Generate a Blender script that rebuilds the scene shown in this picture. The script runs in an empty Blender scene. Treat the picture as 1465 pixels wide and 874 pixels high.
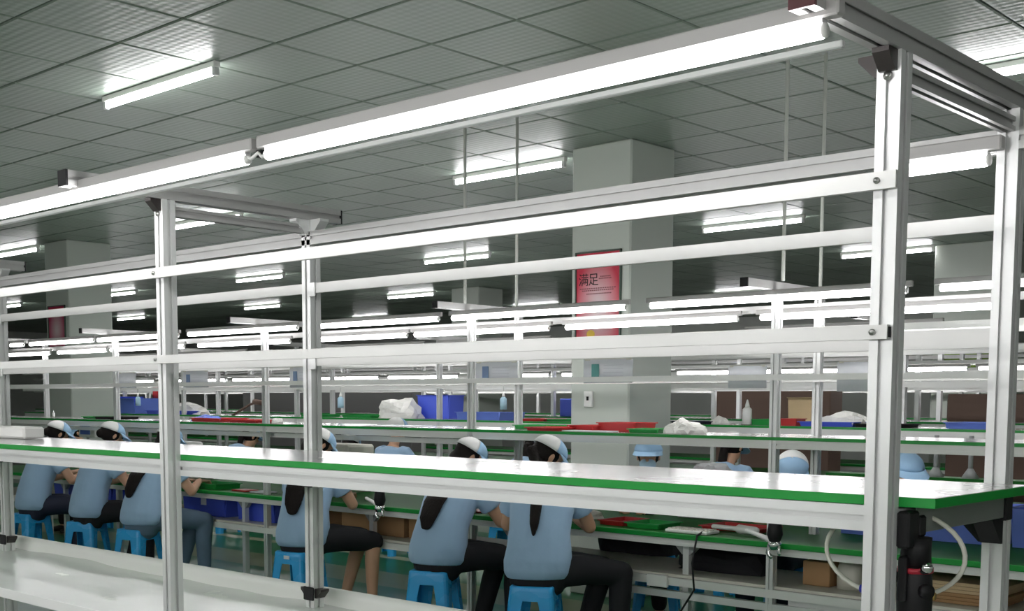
import bpy, bmesh, math, random
from mathutils import Vector, Matrix
random.seed(4)
SC = bpy.context.scene
COL = SC.collection
EYE = 1.5
# ------------------------------------------------------------------ camera
cam = bpy.data.cameras.new('camera'); co = bpy.data.objects.new('camera', cam); COL.objects.link(co)
Fv = Vector((-0.671621, 0.73542641, -0.08985115)); Rv = Vector((0.73821965, 0.67455319, 0.00312091)); Uv = Vector((-0.06290458, 0.06423382, 0.99595032))
m = Matrix((Rv, Uv, -Fv)).transposed().to_4x4(); m.translation = Vector((0, 0, EYE))
co.matrix_world = m
cam.sensor_width = 36; cam.sensor_fit = 'HORIZONTAL'; cam.lens = 36*1719.05/1465; cam.shift_y = (727.6-437)/1465
cam.clip_start = 0.05; cam.clip_end = 100
SC.camera = co
# ------------------------------------------------------------------ world, exposure
w = bpy.data.worlds.new('world'); SC.world = w; w.use_nodes = True
w.node_tree.nodes['Background'].inputs[0].default_value = (.8, .85, .85, 1); w.node_tree.nodes['Background'].inputs[1].default_value = .3
vs = SC.view_settings; vs.view_transform = 'Standard'; vs.look = 'None'; vs.gamma = 1; vs.use_curve_mapping = False; vs.exposure = 0.58
TUBE = 17.0      # radiance of the bench tubes
CTUBE = 24.0     # radiance of the ceiling tubes
SC.cycles.max_bounces = 10; SC.cycles.diffuse_bounces = 6; SC.cycles.sample_clamp_indirect = 4.0
SC.cycles.caustics_reflective = False; SC.cycles.caustics_refractive = False

# ------------------------------------------------------------------ materials
def mat(name, col, rough=.5, metal=0, bump=0, bscale=30, var=0, vscale=4, emit=0, spec=.5, coat=0, sheen=0, rvar=0):
    M = bpy.data.materials.new(name); M.use_nodes = True; nt = M.node_tree; b = nt.nodes['Principled BSDF']
    b.inputs['Base Color'].default_value = (*col, 1); b.inputs['Roughness'].default_value = rough; b.inputs['Metallic'].default_value = metal
    b.inputs['Specular IOR Level'].default_value = spec; b.inputs['Coat Weight'].default_value = coat; b.inputs['Sheen Weight'].default_value = sheen
    tc = nt.nodes.new('ShaderNodeTexCoord')
    if var or rvar:
        n = nt.nodes.new('ShaderNodeTexNoise'); n.inputs['Scale'].default_value = vscale; n.inputs['Detail'].default_value = 4
        nt.links.new(tc.outputs['Object'], n.inputs['Vector'])
        if var:
            r = nt.nodes.new('ShaderNodeMapRange'); r.inputs[1].default_value = .3; r.inputs[2].default_value = .7; r.inputs[3].default_value = 1-var; r.inputs[4].default_value = 1+var
            nt.links.new(n.outputs['Fac'], r.inputs[0])
            mx = nt.nodes.new('ShaderNodeVectorMath'); mx.operation = 'SCALE'; mx.inputs[0].default_value = col
            nt.links.new(r.outputs[0], mx.inputs['Scale']); nt.links.new(mx.outputs[0], b.inputs['Base Color'])
        if rvar:
            r2 = nt.nodes.new('ShaderNodeMapRange'); r2.inputs[1].default_value = .3; r2.inputs[2].default_value = .7; r2.inputs[3].default_value = max(.02, rough-rvar); r2.inputs[4].default_value = rough+rvar
            nt.links.new(n.outputs['Fac'], r2.inputs[0]); nt.links.new(r2.outputs[0], b.inputs['Roughness'])
    if bump:
        n = nt.nodes.new('ShaderNodeTexNoise'); n.inputs['Scale'].default_value = bscale; n.inputs['Detail'].default_value = 3
        nt.links.new(tc.outputs['Object'], n.inputs['Vector'])
        bp = nt.nodes.new('ShaderNodeBump'); bp.inputs['Strength'].default_value = bump; bp.inputs['Distance'].default_value = .01
        nt.links.new(n.outputs['Fac'], bp.inputs['Height']); nt.links.new(bp.outputs[0], b.inputs['Normal'])
    if emit:
        b.inputs['Emission Color'].default_value = (1, .985, 1, 1); b.inputs['Emission Strength'].default_value = emit
    return M
ALU = mat('aluminium', (.76, .77, .76), .36, .30, rvar=.05, vscale=3)
ALUD = mat('aluminium_groove', (.30, .30, .29), .5, .5)
RAILM = mat('white_anodised_rail', (.70, .70, .68), .42, .15, rvar=.05, vscale=3)
WHITE = mat('white_laminate', (.40, .395, .39), .14, 0, spec=.22, bump=.01, bscale=6, rvar=.03, vscale=2)
FILM = mat('white_film', (.93, .93, .92), .26, 0, spec=.3, bump=.12, bscale=4)
GREEN = mat('green_edge_band', (.0, .27, .03), .35)
GREEN2 = mat('green_mat_top', (.012, .13, .018), .5, spec=.15)
HOUS = mat('lamp_housing', (.42, .41, .40), .5)
ALUB = mat('beam_aluminium', (.46, .46, .45), .42, .35)
WPAINT = mat('white_paint', (.85, .85, .82), .35)
BLACK = mat('black_plastic', (.008, .008, .009), .5, spec=.3)
DBROWN = mat('dark_bracket', (.035, .03, .028), .4, .3)
CHROME = mat('chrome', (.85, .85, .85), .12, 1)
BRASS = mat('brass', (.75, .52, .18), .3, 1)
SCREW = mat('steel_screw', (.5, .5, .48), .3, 1)
TUBEM = mat('tube_light_glass', (1, 1, 1), .4, emit=TUBE)
CTUBEM = mat('ceiling_tube_glass', (1, 1, 1), .4, emit=CTUBE)
CAPM = mat('tube_end_cap', (.8, .8, .8), .3, .4)
SHIRT = mat('light_blue_work_shirt', (.35, .52, .72), .85, bump=.5, bscale=9, var=.05, vscale=3, sheen=.2)
CAPB = mat('light_blue_cap_cloth', (.33, .52, .72), .85, bump=.3, bscale=15)
CAPW = mat('white_cap_cloth', (.82, .82, .80), .85, bump=.3, bscale=15)
SKIN = mat('skin', (.62, .36, .23), .55, var=.05)
HAIR = mat('black_hair', (.010, .007, .006), .65, bump=.5, bscale=80, spec=.2)
TROU = mat('black_trousers', (.008, .008, .011), .8, bump=.4, bscale=10)
JEAN = mat('grey_blue_jeans', (.11, .17, .24), .85, bump=.4, bscale=10, var=.15)
NAVY = mat('dark_navy_trousers', (.012, .016, .04), .7, bump=.4, bscale=10)
SHOE = mat('dark_shoe', (.02, .015, .015), .5)
SHOER = mat('red_shoe', (.45, .02, .05), .5)
MAROON = mat('maroon_plastic', (.10, .03, .035), .4)
MASKM = mat('mask_cloth', (.45, .66, .80), .8)
STOOL = mat('blue_stool_plastic', (.035, .38, .78), .28, rvar=.04)
REDP = mat('red_plastic', (.50, .03, .03), .35)
GRNP = mat('green_plastic', (.02, .32, .06), .35)
BLUP = mat('blue_plastic', (.07, .12, .66), .35)
BLUL = mat('light_blue_plastic', (.12, .20, .62), .4)
CARD = mat('cardboard', (.42, .25, .12), .8, var=.1)
TAN = mat('tan_board', (.60, .45, .27), .8, var=.08)
PAPER = mat('paper', (.84, .85, .90), .7)
CLOTH = mat('white_cloth', (.85, .84, .80), .9, bump=.8, bscale=25)
GREY = mat('grey_plastic', (.35, .36, .36), .5)
CREAM = mat('cream_plastic', (.72, .70, .62), .5)
HOSE = mat('pale_hose', (.62, .62, .54), .25, coat=.3)
BLUERING = mat('blue_ring', (.02, .03, .35), .4)
REDRING = mat('red_ring', (.45, .02, .04), .4)
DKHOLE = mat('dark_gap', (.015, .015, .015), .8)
LILAC = mat('lilac_print', (.20, .28, .45), .7)
TEAL = mat('teal_print', (.10, .30, .28), .7)
BROWN = mat('brown_board', (.13, .08, .06), .7)
CONC = mat('column_paint', (.47, .51, .46), .5, var=.03, vscale=1.5)
WALLM = mat('wall_paint', (.72, .74, .70), .7, var=.05, vscale=.6)
PIPE = mat('pipe_paint', (.55, .57, .52), .5)

def ceil_mat():
    M = bpy.data.materials.new('ceiling_tile'); M.use_nodes = True; nt = M.node_tree; b = nt.nodes['Principled BSDF']
    b.inputs['Base Color'].default_value = (.20, .25, .205, 1); b.inputs['Roughness'].default_value = .40; b.inputs['Specular IOR Level'].default_value = .25
    g = nt.nodes.new('ShaderNodeNewGeometry')
    hs = []
    for dr, sc in (('X', 6.3), ('Y', 6.3)):
        wv = nt.nodes.new('ShaderNodeTexWave'); wv.wave_type = 'BANDS'; wv.bands_direction = dr; wv.wave_profile = 'SIN'
        wv.inputs['Scale'].default_value = sc; nt.links.new(g.outputs['Position'], wv.inputs['Vector']); hs.append(wv)
    ad = nt.nodes.new('ShaderNodeMath'); ad.operation = 'MULTIPLY_ADD'; nt.links.new(hs[0].outputs['Fac'], ad.inputs[0]); ad.inputs[1].default_value = 1.0; nt.links.new(hs[1].outputs['Fac'], ad.inputs[2])
    bp = nt.nodes.new('ShaderNodeBump'); bp.inputs['Strength'].default_value = .14; bp.inputs['Distance'].default_value = .006
    nt.links.new(ad.outputs[0], bp.inputs['Height']); nt.links.new(bp.outputs[0], b.inputs['Normal'])
    return M
CEIL = ceil_mat()
def floor_mat():
    M = bpy.data.materials.new('floor_epoxy'); M.use_nodes = True; nt = M.node_tree; b = nt.nodes['Principled BSDF']
    b.inputs['Roughness'].default_value = .30; b.inputs['Specular IOR Level'].default_value = .35
    g = nt.nodes.new('ShaderNodeNewGeometry'); s = nt.nodes.new('ShaderNodeSeparateXYZ'); nt.links.new(g.outputs['Position'], s.inputs[0])
    mr = nt.nodes.new('ShaderNodeMapRange'); mr.inputs[1].default_value = 0; mr.inputs[2].default_value = 20; nt.links.new(s.outputs['Y'], mr.inputs[0])
    cr = nt.nodes.new('ShaderNodeValToRGB'); cr.color_ramp.interpolation = 'CONSTANT'
    e = cr.color_ramp.elements; e[0].color = (.36, .42, .36, 1); e[1].position = 4.6/20; e[1].color = (.012, .20, .085, 1)
    for pos, c in ((6.35, (.25, .30, .16)), (6.95, (.015, .14, .05)), (7.55, (.40, .42, .28)), (7.7, (.012, .20, .085)), (9.8, (.36, .42, .36))):
        q = e.new(pos/20); q.color = (*c, 1)
    nt.links.new(mr.outputs[0], cr.inputs[0])
    n = nt.nodes.new('ShaderNodeTexNoise'); n.inputs['Scale'].default_value = 3; nt.links.new(g.outputs['Position'], n.inputs['Vector'])
    mx = nt.nodes.new('ShaderNodeMix'); mx.data_type = 'RGBA'; mx.blend_type = 'MULTIPLY'; mx.inputs[0].default_value = .35
    nt.links.new(cr.outputs[0], mx.inputs[6]); nt.links.new(n.outputs['Fac'], mx.inputs[7]); nt.links.new(mx.outputs[2], b.inputs['Base Color'])
    return M
FLOOR = floor_mat()

# ------------------------------------------------------------------ mesh helpers
def lk(name, me, parent=None, loc=None):
    o = bpy.data.objects.new(name, me); COL.objects.link(o)
    if parent is not None: o.parent = parent
    if loc is not None: o.location = loc
    return o
class MB:
    def __init__(s): s.v = []; s.f = []; s.sm = []
    def add(s, vs, fs, smooth=False):
        k = len(s.v); s.v += [tuple(v) for v in vs]; s.f += [tuple(i+k for i in f) for f in fs]; s.sm += [smooth]*len(fs); return s
    def box(s, x0, x1, y0, y1, z0, z1, M=None):
        vs = [Vector(p) for p in ((x0,y0,z0),(x1,y0,z0),(x1,y1,z0),(x0,y1,z0),(x0,y0,z1),(x1,y0,z1),(x1,y1,z1),(x0,y1,z1))]
        if M: vs = [M @ v for v in vs]
        return s.add(vs, [(0,3,2,1),(4,5,6,7),(0,1,5,4),(1,2,6,5),(2,3,7,6),(3,0,4,7)])
    def bevbox(s, x0, x1, y0, y1, z0, z1, b=.004):
        # box with chamfered edges (24-vertex)
        bm = bmesh.new(); bmesh.ops.create_cube(bm, size=1)
        for v in bm.verts: v.co = Vector(((x0+x1)/2+v.co.x*(x1-x0), (y0+y1)/2+v.co.y*(y1-y0), (z0+z1)/2+v.co.z*(z1-z0)))
        bmesh.ops.bevel(bm, geom=bm.edges[:], offset=b, segments=1, affect='EDGES')
        s.add([v.co.copy() for v in bm.verts], [[v.index for v in f.verts] for f in bm.faces]); bm.free(); return s
    def prism(s, pts, a0, a1, axis='z'):
        n = len(pts)
        mk = {'z': lambda p, a: (p[0], p[1], a), 'x': lambda p, a: (a, p[0], p[1]), 'y': lambda p, a: (p[0], a, p[1])}[axis]
        vs = [mk(p, a0) for p in pts]+[mk(p, a1) for p in pts]
        fs = [(i, (i+1) % n, n+(i+1) % n, n+i) for i in range(n)]+[tuple(range(n))[::-1], tuple(range(n, 2*n))]
        return s.add(vs, fs)
    def sweep(s, pts, rad, n=10, cap=True, up=Vector((0, 0, 1)), smooth=True, side=None):
        # tapered tube through pts; rad = list of r or (rx, ry); rounded ends
        P = [Vector(p) for p in pts]; R = [(r, r) if not isinstance(r, (tuple, list)) else r for r in rad]
        T = [(P[min(i+1, len(P)-1)]-P[max(i-1, 0)]).normalized() for i in range(len(P))]
        if side is None:
            side = T[0].cross(up)
            if side.length < .1: side = T[0].cross(Vector((0, 1, 0)))
        side = Vector(side)
        rings = []
        for i, p in enumerate(P):
            t = T[i]; sd = (side-t*side.dot(t)).normalized(); side = sd; u = sd.cross(t)
            rings.append((p, sd, u, t, R[i]))
        if cap:
            p, sd, u, t, r = rings[0]; rm = min(r); a = [(p-t*rm*math.sin(k), sd, u, t, (r[0]*max(.05, math.cos(k)), r[1]*max(.05, math.cos(k)))) for k in (1.5, 1.1, .55)]
            p, sd, u, t, r = rings[-1]; rm = min(r); b = [(p+t*rm*math.sin(k), sd, u, t, (r[0]*max(.05, math.cos(k)), r[1]*max(.05, math.cos(k)))) for k in (.55, 1.1, 1.5)]
            rings = a+rings+b
        vs = []; fs = []
        for p, sd, u, t, r in rings:
            for j in range(n):
                a = 2*math.pi*j/n; vs.append(p+sd*math.cos(a)*r[0]+u*math.sin(a)*r[1])
        for i in range(len(rings)-1):
            for j in range(n): fs.append((i*n+j, i*n+(j+1) % n, (i+1)*n+(j+1) % n, (i+1)*n+j))
        fs.append(tuple(range(n))); fs.append(tuple(range((len(rings)-1)*n, len(rings)*n))[::-1])
        return s.add(vs, fs, smooth)
    def cyl(s, a, b, r, n=12, smooth=True): return s.sweep([a, b], [r, r], n, cap=False, smooth=smooth)
    def ell(s, c, r, n=14, M=None, k=9):
        c = Vector(c); vs = []; fs = []
        for i in range(k+1):
            th = math.pi*(.02+.96*i/k)
            for j in range(n):
                a = 2*math.pi*j/n; v = Vector((r[0]*math.sin(th)*math.cos(a), r[1]*math.sin(th)*math.sin(a), r[2]*math.cos(th)))
                vs.append((M @ v if M else v)+c)
        for i in range(k):
            for j in range(n): fs.append((i*n+j, (i+1)*n+j, (i+1)*n+(j+1) % n, i*n+(j+1) % n))
        fs.append(tuple(range(n))); fs.append(tuple(range(k*n, (k+1)*n))[::-1])
        return s.add(vs, fs, True)
    def mesh(s, name, m=None):
        me = bpy.data.meshes.new(name); me.from_pydata([tuple(v) for v in s.v], [], s.f)
        me.polygons.foreach_set('use_smooth', s.sm); me.update()
        bm = bmesh.new(); bm.from_mesh(me); bmesh.ops.recalc_face_normals(bm, faces=bm.faces[:]); bm.to_mesh(me); bm.free()
        if m: me.materials.append(m)
        return me
    def build(s, name, m, parent=None, org=None):
        if org is None:
            org = Vector(parent.matrix_world.translation) if parent is not None else None
            if parent is not None:
                org = Vector((0, 0, 0)); q = parent
                while q is not None: org = org+Vector(q.location); q = q.parent
        if parent is None and org is None:
            # place the object's origin at the middle of its base
            xs = [v[0] for v in s.v]; ys = [v[1] for v in s.v]; zs = [v[2] for v in s.v]
            org = Vector(((min(xs)+max(xs))/2, (min(ys)+max(ys))/2, min(zs)))
            s.v = [tuple(Vector(v)-org) for v in s.v]
            return lk(name, s.mesh(name, m), None, org)
        s.v = [tuple(Vector(v)-org) for v in s.v]
        return lk(name, s.mesh(name, m), parent)
def tag(o, label, cat, group=None):
    o['label'] = label; o['category'] = cat
    if group: o['group'] = group
    return o
def thing(name, loc, label, cat, group=None, rz=0):
    o = bpy.data.objects.new(name, None); COL.objects.link(o); o.location = loc; o.rotation_euler = (0, 0, rz); o.empty_display_size = .1
    return tag(o, label, cat, group)
def struct(o): o['kind'] = 'structure'; return o
def copy_tree(o, parent=None):
    c = o.copy(); COL.objects.link(c)
    if parent is not None: c.parent = parent
    for ch in list(o.children): copy_tree(ch, c)
    return c
def ordinal(i): return ['first', 'second', 'third', 'fourth', 'fifth', 'sixth', 'seventh', 'eighth', 'ninth', 'tenth', 'eleventh', 'twelfth', 'thirteenth'][i]

# ------------------------------------------------------------------ room shell
CZ = 3.4
struct(MB().box(-34, 4, -3, 24, -.1, 0).build('floor', FLOOR))
struct(MB().box(-34, 4, 24, 24.2, 0, CZ+.2).build('wall_back', WALLM))
struct(MB().box(-34.2, -34, -3, 24, 0, CZ+.2).build('wall_left', WALLM))
struct(MB().box(4, 4.2, -3, 24, 0, CZ+.2).build('wall_right', WALLM))
struct(MB().box(-34, 4, -3.2, -3, 0, CZ+.2).build('wall_front', WALLM))
ceil = struct(MB().box(-34, 4, -3, 24, CZ+.02, CZ+.2).build('ceiling', mat('ceiling_backing', (.06, .065, .06), .8), org=Vector((0, 0, 0))))
# tiles: one mesh shared by all the ones that can be told apart
PX_, PY_ = .6135, .5665
def frame_xy(p):
    v = Vector(p)-Vector((0, 0, EYE)); d = v.dot(Fv)
    if d <= .2: return None
    return 732.5+1719.05*v.dot(Rv)/d, 727.6-1719.05*v.dot(Uv)/d
tm = MB()
hx, hy, g = PX_/2-.006, PY_/2-.006, .007
tm.add([(-hx,-hy,.018),(hx,-hy,.018),(hx,hy,.018),(-hx,hy,.018),(-hx,-hy,.006),(hx,-hy,.006),(hx,hy,.006),(-hx,hy,.006),(-hx+g,-hy+g,0),(hx-g,-hy+g,0),(hx-g,hy-g,0),(-hx+g,hy-g,0)],
       [(0,1,2,3),(0,4,5,1),(1,5,6,2),(2,6,7,3),(3,7,4,0),(4,8,9,5),(5,9,10,6),(6,10,11,7),(7,11,8,4),(8,11,10,9)])
tile_me = tm.mesh('ceiling_tile', CEIL)
cells = []; rest = MB()
for i in range(-50, 7):
    for j in range(-10, 37):
        cx = -3.58+(i+.5)*PX_; cy = 2.91+(j+.5)*PY_
        if not (-33.6 < cx < 3.7 and -2.7 < cy < 23.7): continue
        vis = any((q := frame_xy((cx+a*.3, cy+b*.28, CZ))) and -5 < q[0] < 1470 and -5 < q[1] < 874 for a in (-1, 1) for b in (-1, 1))
        cells.append((0 if vis else 1, cx*cx+cy*cy, cx, cy))
cells.sort()
for k, (nv, d, cx, cy) in enumerate(cells):
    if k < 290 and nv == 0: lk('ceiling_tile', tile_me, ceil, (cx, cy, CZ+.001))
    else: rest.add([(v.co.x+cx, v.co.y+cy, v.co.z+CZ+.001) for v in tile_me.vertices], [tuple(p.vertices) for p in tile_me.polygons])
ro = rest.build('far_ceiling_tiles', CEIL, ceil); ro['kind'] = 'stuff'
def column(x0, x1, y0, y1, label):
    return tag(MB().bevbox(x0, x1, y0, y1, 0, CZ+.002, .012).build('column', CONC), label, 'column')
column(-5.95, -5.39, 7.18, 7.73, 'pale square column behind the second bench line, carrying the larger framed red poster')
column(-14.35, -13.78, 7.18, 7.75, 'pale square column near the left edge, carrying the small pink-red poster')
column(-14.85, -14.2, 14.7, 15.3, 'small distant pale column, upper part visible left of the big column')
column(-6.25, -5.3, 14.5, 15.1, 'distant pale column seen between the two right aluminium posts with a green notice')

# ------------------------------------------------------------------ aluminium profile
def prof(cx, cy, w=.043, s=.010, d=.007):
    h = w/2; a = s/2; b = s*.8
    q = [(-h, -h), (-a, -h), (-a, -h+d*.4), (-b, -h+d*.4), (-b, -h+d), (b, -h+d), (b, -h+d*.4), (a, -h+d*.4), (a, -h)]
    out = []
    for k in range(4):
        c, sn = math.cos(k*math.pi/2), math.sin(k*math.pi/2)
        out += [(cx+x*c-y*sn, cy+x*sn+y*c) for x, y in q]
    return out
def bar_z(parent, name, cx, cy, z0, z1, w=.043, m=None, fancy=True):
    b = MB()
    if fancy: b.prism(prof(cx, cy, w), z0, z1, 'z')
    else: b.box(cx-w/2, cx+w/2, cy-w/2, cy+w/2, z0, z1)
    return b.build(name, m or ALU, parent)
def bar_x(parent, name, x0, x1, cy, cz, w=.043, m=None, fancy=True, h=None):
    b = MB()
    if fancy: b.prism(prof(cy, cz, w), x0, x1, 'x')
    else: b.box(x0, x1, cy-w/2, cy+w/2, cz-(h or w)/2, cz+(h or w)/2)
    return b.build(name, m or ALU, parent)
def bar_y(parent, name, cx, y0, y1, cz, w=.043, m=None, fancy=True):
    b = MB()
    if fancy: b.prism(prof(cx, cz, w), y0, y1, 'y')
    else: b.box(cx-w/2, cx+w/2, y0, y1, cz-w/2, cz+w/2)
    return b.build(name, m or ALU, parent)
def bolt(parent, x, y, z, r=.006, axis=(0, -1, 0)):
    a = Vector((x, y, z)); d = Vector(axis)
    b = MB().cyl(a, a+d*.004, r, 10); b.cyl(a+d*.004, a+d*.006, r*.55, 6)
    return b.build('bolt', SCREW, parent)
def rail(parent, x0, x1, yf, z0, z1, dep=.012, m=None):
    """flat channel rail: a U section open to the back, face towards the aisle"""
    t = .003; pts = [(yf, z0), (yf+dep, z0), (yf+dep, z0+t), (yf+t, z0+t), (yf+t, z1-t), (yf+dep, z1-t), (yf+dep, z1), (yf, z1)]
    return MB().prism(pts, x0, x1, 'x').build('rail', m or RAILM, parent)
def gusset(parent, x, y, z, sx, sy, w=.036, L=.05, m=None):
    """triangular corner bracket below a beam, beside a post"""
    b = MB()
    if sx: b.prism([(x, z), (x+sx*L, z), (x+sx*L, z-.008), (x+sx*.008, z-L), (x, z-L)], y-w/2, y+w/2, 'y')
    else: b.prism([(y, z), (y+sy*L, z), (y+sy*L, z-.008), (y+sy*.008, z-L), (y, z-L)], x-w/2, x+w/2, 'x')
    return b.build('corner_bracket', m or DBROWN, parent)

def tube_light(x0, x1, y, z, label, group=None, r=.0145, body=None, mt=None, face=-1, lip=False):
    """batten with a tube on its front face (aisle side) and a reflecting lip below"""
    t = thing('tube_light', ((x0+x1)/2, y, z), label, 'light', group)
    def yb(a, b): return sorted((y-face*a, y-face*b))
    hs_ = MB().bevbox(x0-.03, x1+.03, *yb(-.012, .012), z+.0165, z+.045, .003).build('housing', body or HOUS, t)
    if lip: MB().bevbox(x0-.03, x1+.055, *yb(-.046, -.034), z-.044, z-.033, .002).build('reflector_lip', ALU, t)
    MB().sweep([(x0+.002, y, z), (x1-.002, y, z)], [r, r], 14, cap=False).build('tube', mt or TUBEM, t)
    for a, b_ in ((x0-.005, x0+.002), (x1-.002, x1+.005)):
        MB().cyl((a, y, z), (b_, y, z), r*.92, 12).build('end_cap', WPAINT, t)
        MB().bevbox(a+.003, b_-.003, y-.008, y+.008, z+.01, z+.02, .001).build('tube_holder', CAPM, hs_)
    return t

# ------------------------------------------------------------------ first rack (nearest)
AX = [-.93, -3.19, -5.45]; YF, YR = 1.971, 2.51
rack = thing('bench_rack', (-3.2, 2.2, 0), 'nearest tall rack of slotted aluminium profile with white green-edged shelf, filling the frame', 'rack')
for x in AX:
    for y in (YF, YR):
        p = bar_z(rack, 'post', x, y, 0, 2.083)
        MB().bevbox(x-.03, x+.03, y-.03, y+.03, 0, .012, .003).build('foot', BLACK, p)
    cb = bar_y(rack, 'cross_beam', x, 1.66, 2.62, 2.105, m=ALUB)
    MB().bevbox(x-.0225, x+.0225, 1.652, 1.66, 2.083, 2.127, .001).build('end_cap', BLACK if x < -2 else MAROON, cb)
    MB().bevbox(x-.0225, x+.0225, 2.62, 2.626, 2.083, 2.127, .001).build('end_cap', BLACK, cb)
    bar_y(rack, 'lower_cross_beam', x, YF+.0215, YR-.0215, 2.052, w=.028, m=ALUB)
    gusset(rack, x-.0215, YF, 2.083, -1, 0, m=DBROWN if x > -2 else ALUD, L=.038, w=.03)
    gusset(rack, x, YF-.0215, 2.083, 0, -1, L=.034, w=.03)
    if x < -2: gusset(rack, x-.0215, YR, 2.083, -1, 0, m=ALUD); gusset(rack, x, YR-.0215, 2.083, 0, -1, m=ALU); gusset(rack, x+.0215, YR, 2.083, 1, 0, m=ALU)
    bolt(rack, x, YF-.0235, 2.042, .008)
    # brackets under the shelf and under the tray at the rear posts
    gusset(rack, x, YR-.0215, 1.27, 0, -1, m=BLACK, w=.042, L=.06); gusset(rack, x-.0215, YR, 1.27, -1, 0, m=BLACK, w=.04, L=.06)
    gusset(rack, x-.0215, YR, .870, -1, 0, m=DBROWN, L=.032); gusset(rack, x+.0215, YR, .870, 1, 0, m=DBROWN, L=.032)
    MB().bevbox(x-.026, x+.026, YR-.03, YR-.0215, .83, .875, .003).build('corner_bracket', BLACK, rack)
    bar_y(rack, 'shelf_cross_beam', x+.0, YF+.0215, YR-.0215, 1.292)
    bar_y(rack, 'tray_cross_beam', x, YF+.0215, YR-.0215, .755)
xl = -6.4
bar_x(rack, 'top_rail_beam', xl, -.9515, YR, 2.024, m=ALUB)
bar_x(rack, 'top_rail_beam', -.9085, -.2, YR, 2.024, m=ALUB)
for z0, z1 in ((1.848, 1.883), (1.605, 1.641)):
    pass
r = rail(rack, xl, -.905, 1.934, 1.855, 1.884); r = rail(rack, xl, -.912, 1.934, 1.605, 1.629)
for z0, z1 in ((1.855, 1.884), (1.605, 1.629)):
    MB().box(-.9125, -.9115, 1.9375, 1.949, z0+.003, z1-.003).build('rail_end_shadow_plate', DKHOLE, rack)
    for x in AX: bolt(rack, x-.008, 1.934, (z0+z1)/2, .0055)
for i, x in enumerate(AX[:-1]):      # rear rails sit between the rear posts
    for z0, z1 in ((1.846, 1.878), (1.610, 1.650)):
        rail(rack, AX[i+1]+.0215, x-.0215, 2.489, z0, z1)
        MB().bevbox(AX[i+1]+.0215, AX[i+1]+.05, 2.482, 2.489, z0-.012, z1+.002, .002).build('rail_clip', ALU, rack)
for z0, z1 in ((1.846, 1.878), (1.610, 1.650)): rail(rack, xl, AX[-1]-.0215, 2.489, z0, z1)
# shelf board
sb_ = MB().box(xl, -.846, 1.995, 2.455, 1.3195, 1.335).build('shelf_board', WHITE, rack)
MB().bevbox(xl, -.843, 1.9925, 1.995, 1.3175, 1.3345, .0006).build('edge_band', GREEN, sb_)
MB().bevbox(-.846, -.8435, 1.995, 2.4575, 1.3175, 1.3345, .0006).build('edge_band', GREEN, sb_)
MB().bevbox(xl, -.846, 2.455, 2.4575, 1.3175, 1.3345, .0006).build('edge_band', GREEN, sb_)
MB().box(xl, -.846, 1.995, 2.455, 1.3175, 1.3195).build('board_underside', GREEN, rack)
# shelf beams: front one is interrupted by posts
for i, x in enumerate(AX):
    a = (AX[i+1]+.0215) if i < 2 else xl
    bar_x(rack, 'shelf_beam', a, x-.0215, 2.013, 1.2935, w=.046)
    bar_x(rack, 'shelf_beam', a, x-.0215, 2.53, 1.2935, w=.046)
MB().bevbox(-.9085, -.885, 1.985, 2.03, 1.245, 1.31, .004).build('beam_end_block', BLACK, rack)
MB().bevbox(-.8945, -.8915, 2.03, 2.47, 1.268, 1.3165, .001).build('end_plate', mat('grey_steel', (.25, .27, .25), .4, .5), rack)
MB().bevbox(-.9, -.886, 2.44, 2.475, 1.262, 1.3165, .002).build('end_block', BLACK, rack)
# tray on the frame, draped in shiny film
tray = thing('tray_table', (-3.2, 2.25, .78), 'long white film-covered work surface with raised rear lip, lower left', 'table')
tb = MB(); nx, ny = 90, 10
def hz_(x, y): return .0045*math.sin(3.1*x+8*y)*math.sin(11*y+x)+.003*math.sin(7.3*x-5*y)+.002*math.sin(17*x+30*y)
vs = []; fs = []
for i in range(nx+1):
    for j in range(ny+1):
        x = -6.4+i*(5.5)/nx; y = 1.975+j*.60/ny; vs.append((x, y, .8+hz_(x, y)*(0 if j in (0,) else 1)))
for i in range(nx):
    for j in range(ny): fs.append((i*(ny+1)+j, (i+1)*(ny+1)+j, (i+1)*(ny+1)+j+1, i*(ny+1)+j+1))
tb.add(vs, fs, True); tb.build('film_sheet', FILM, tray)
MB().box(-6.4, -.9, 1.98, 2.572, .778, .793).build('tray_board', WPAINT, tray)
MB().bevbox(-6.4, -.9, 1.968, 1.976, .770, .806, .002).build('front_lip', FILM, tray)
lp = MB(); n = 60; vs = []; fs = []
for i in range(n+1):
    x = -6.4+5.5*i/n; wv = .002*math.sin(5*x)+.0015*math.sin(13*x)
    vs += [(x, 2.572+wv, .795), (x, 2.578+wv*.5, .83), (x, 2.576, .858), (x, 2.584, .861), (x, 2.592, .858), (x, 2.592, .78)]
for i in range(n):
    for j in range(5): fs.append((i*6+j, (i+1)*6+j, (i+1)*6+j+1, i*6+j+1))
lp.add(vs, fs, True); lp.build('rear_lip', CREAM if 0 else WPAINT, tray)
for x in [-.93-2.26*k for k in range(3)]:
    pass
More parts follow.
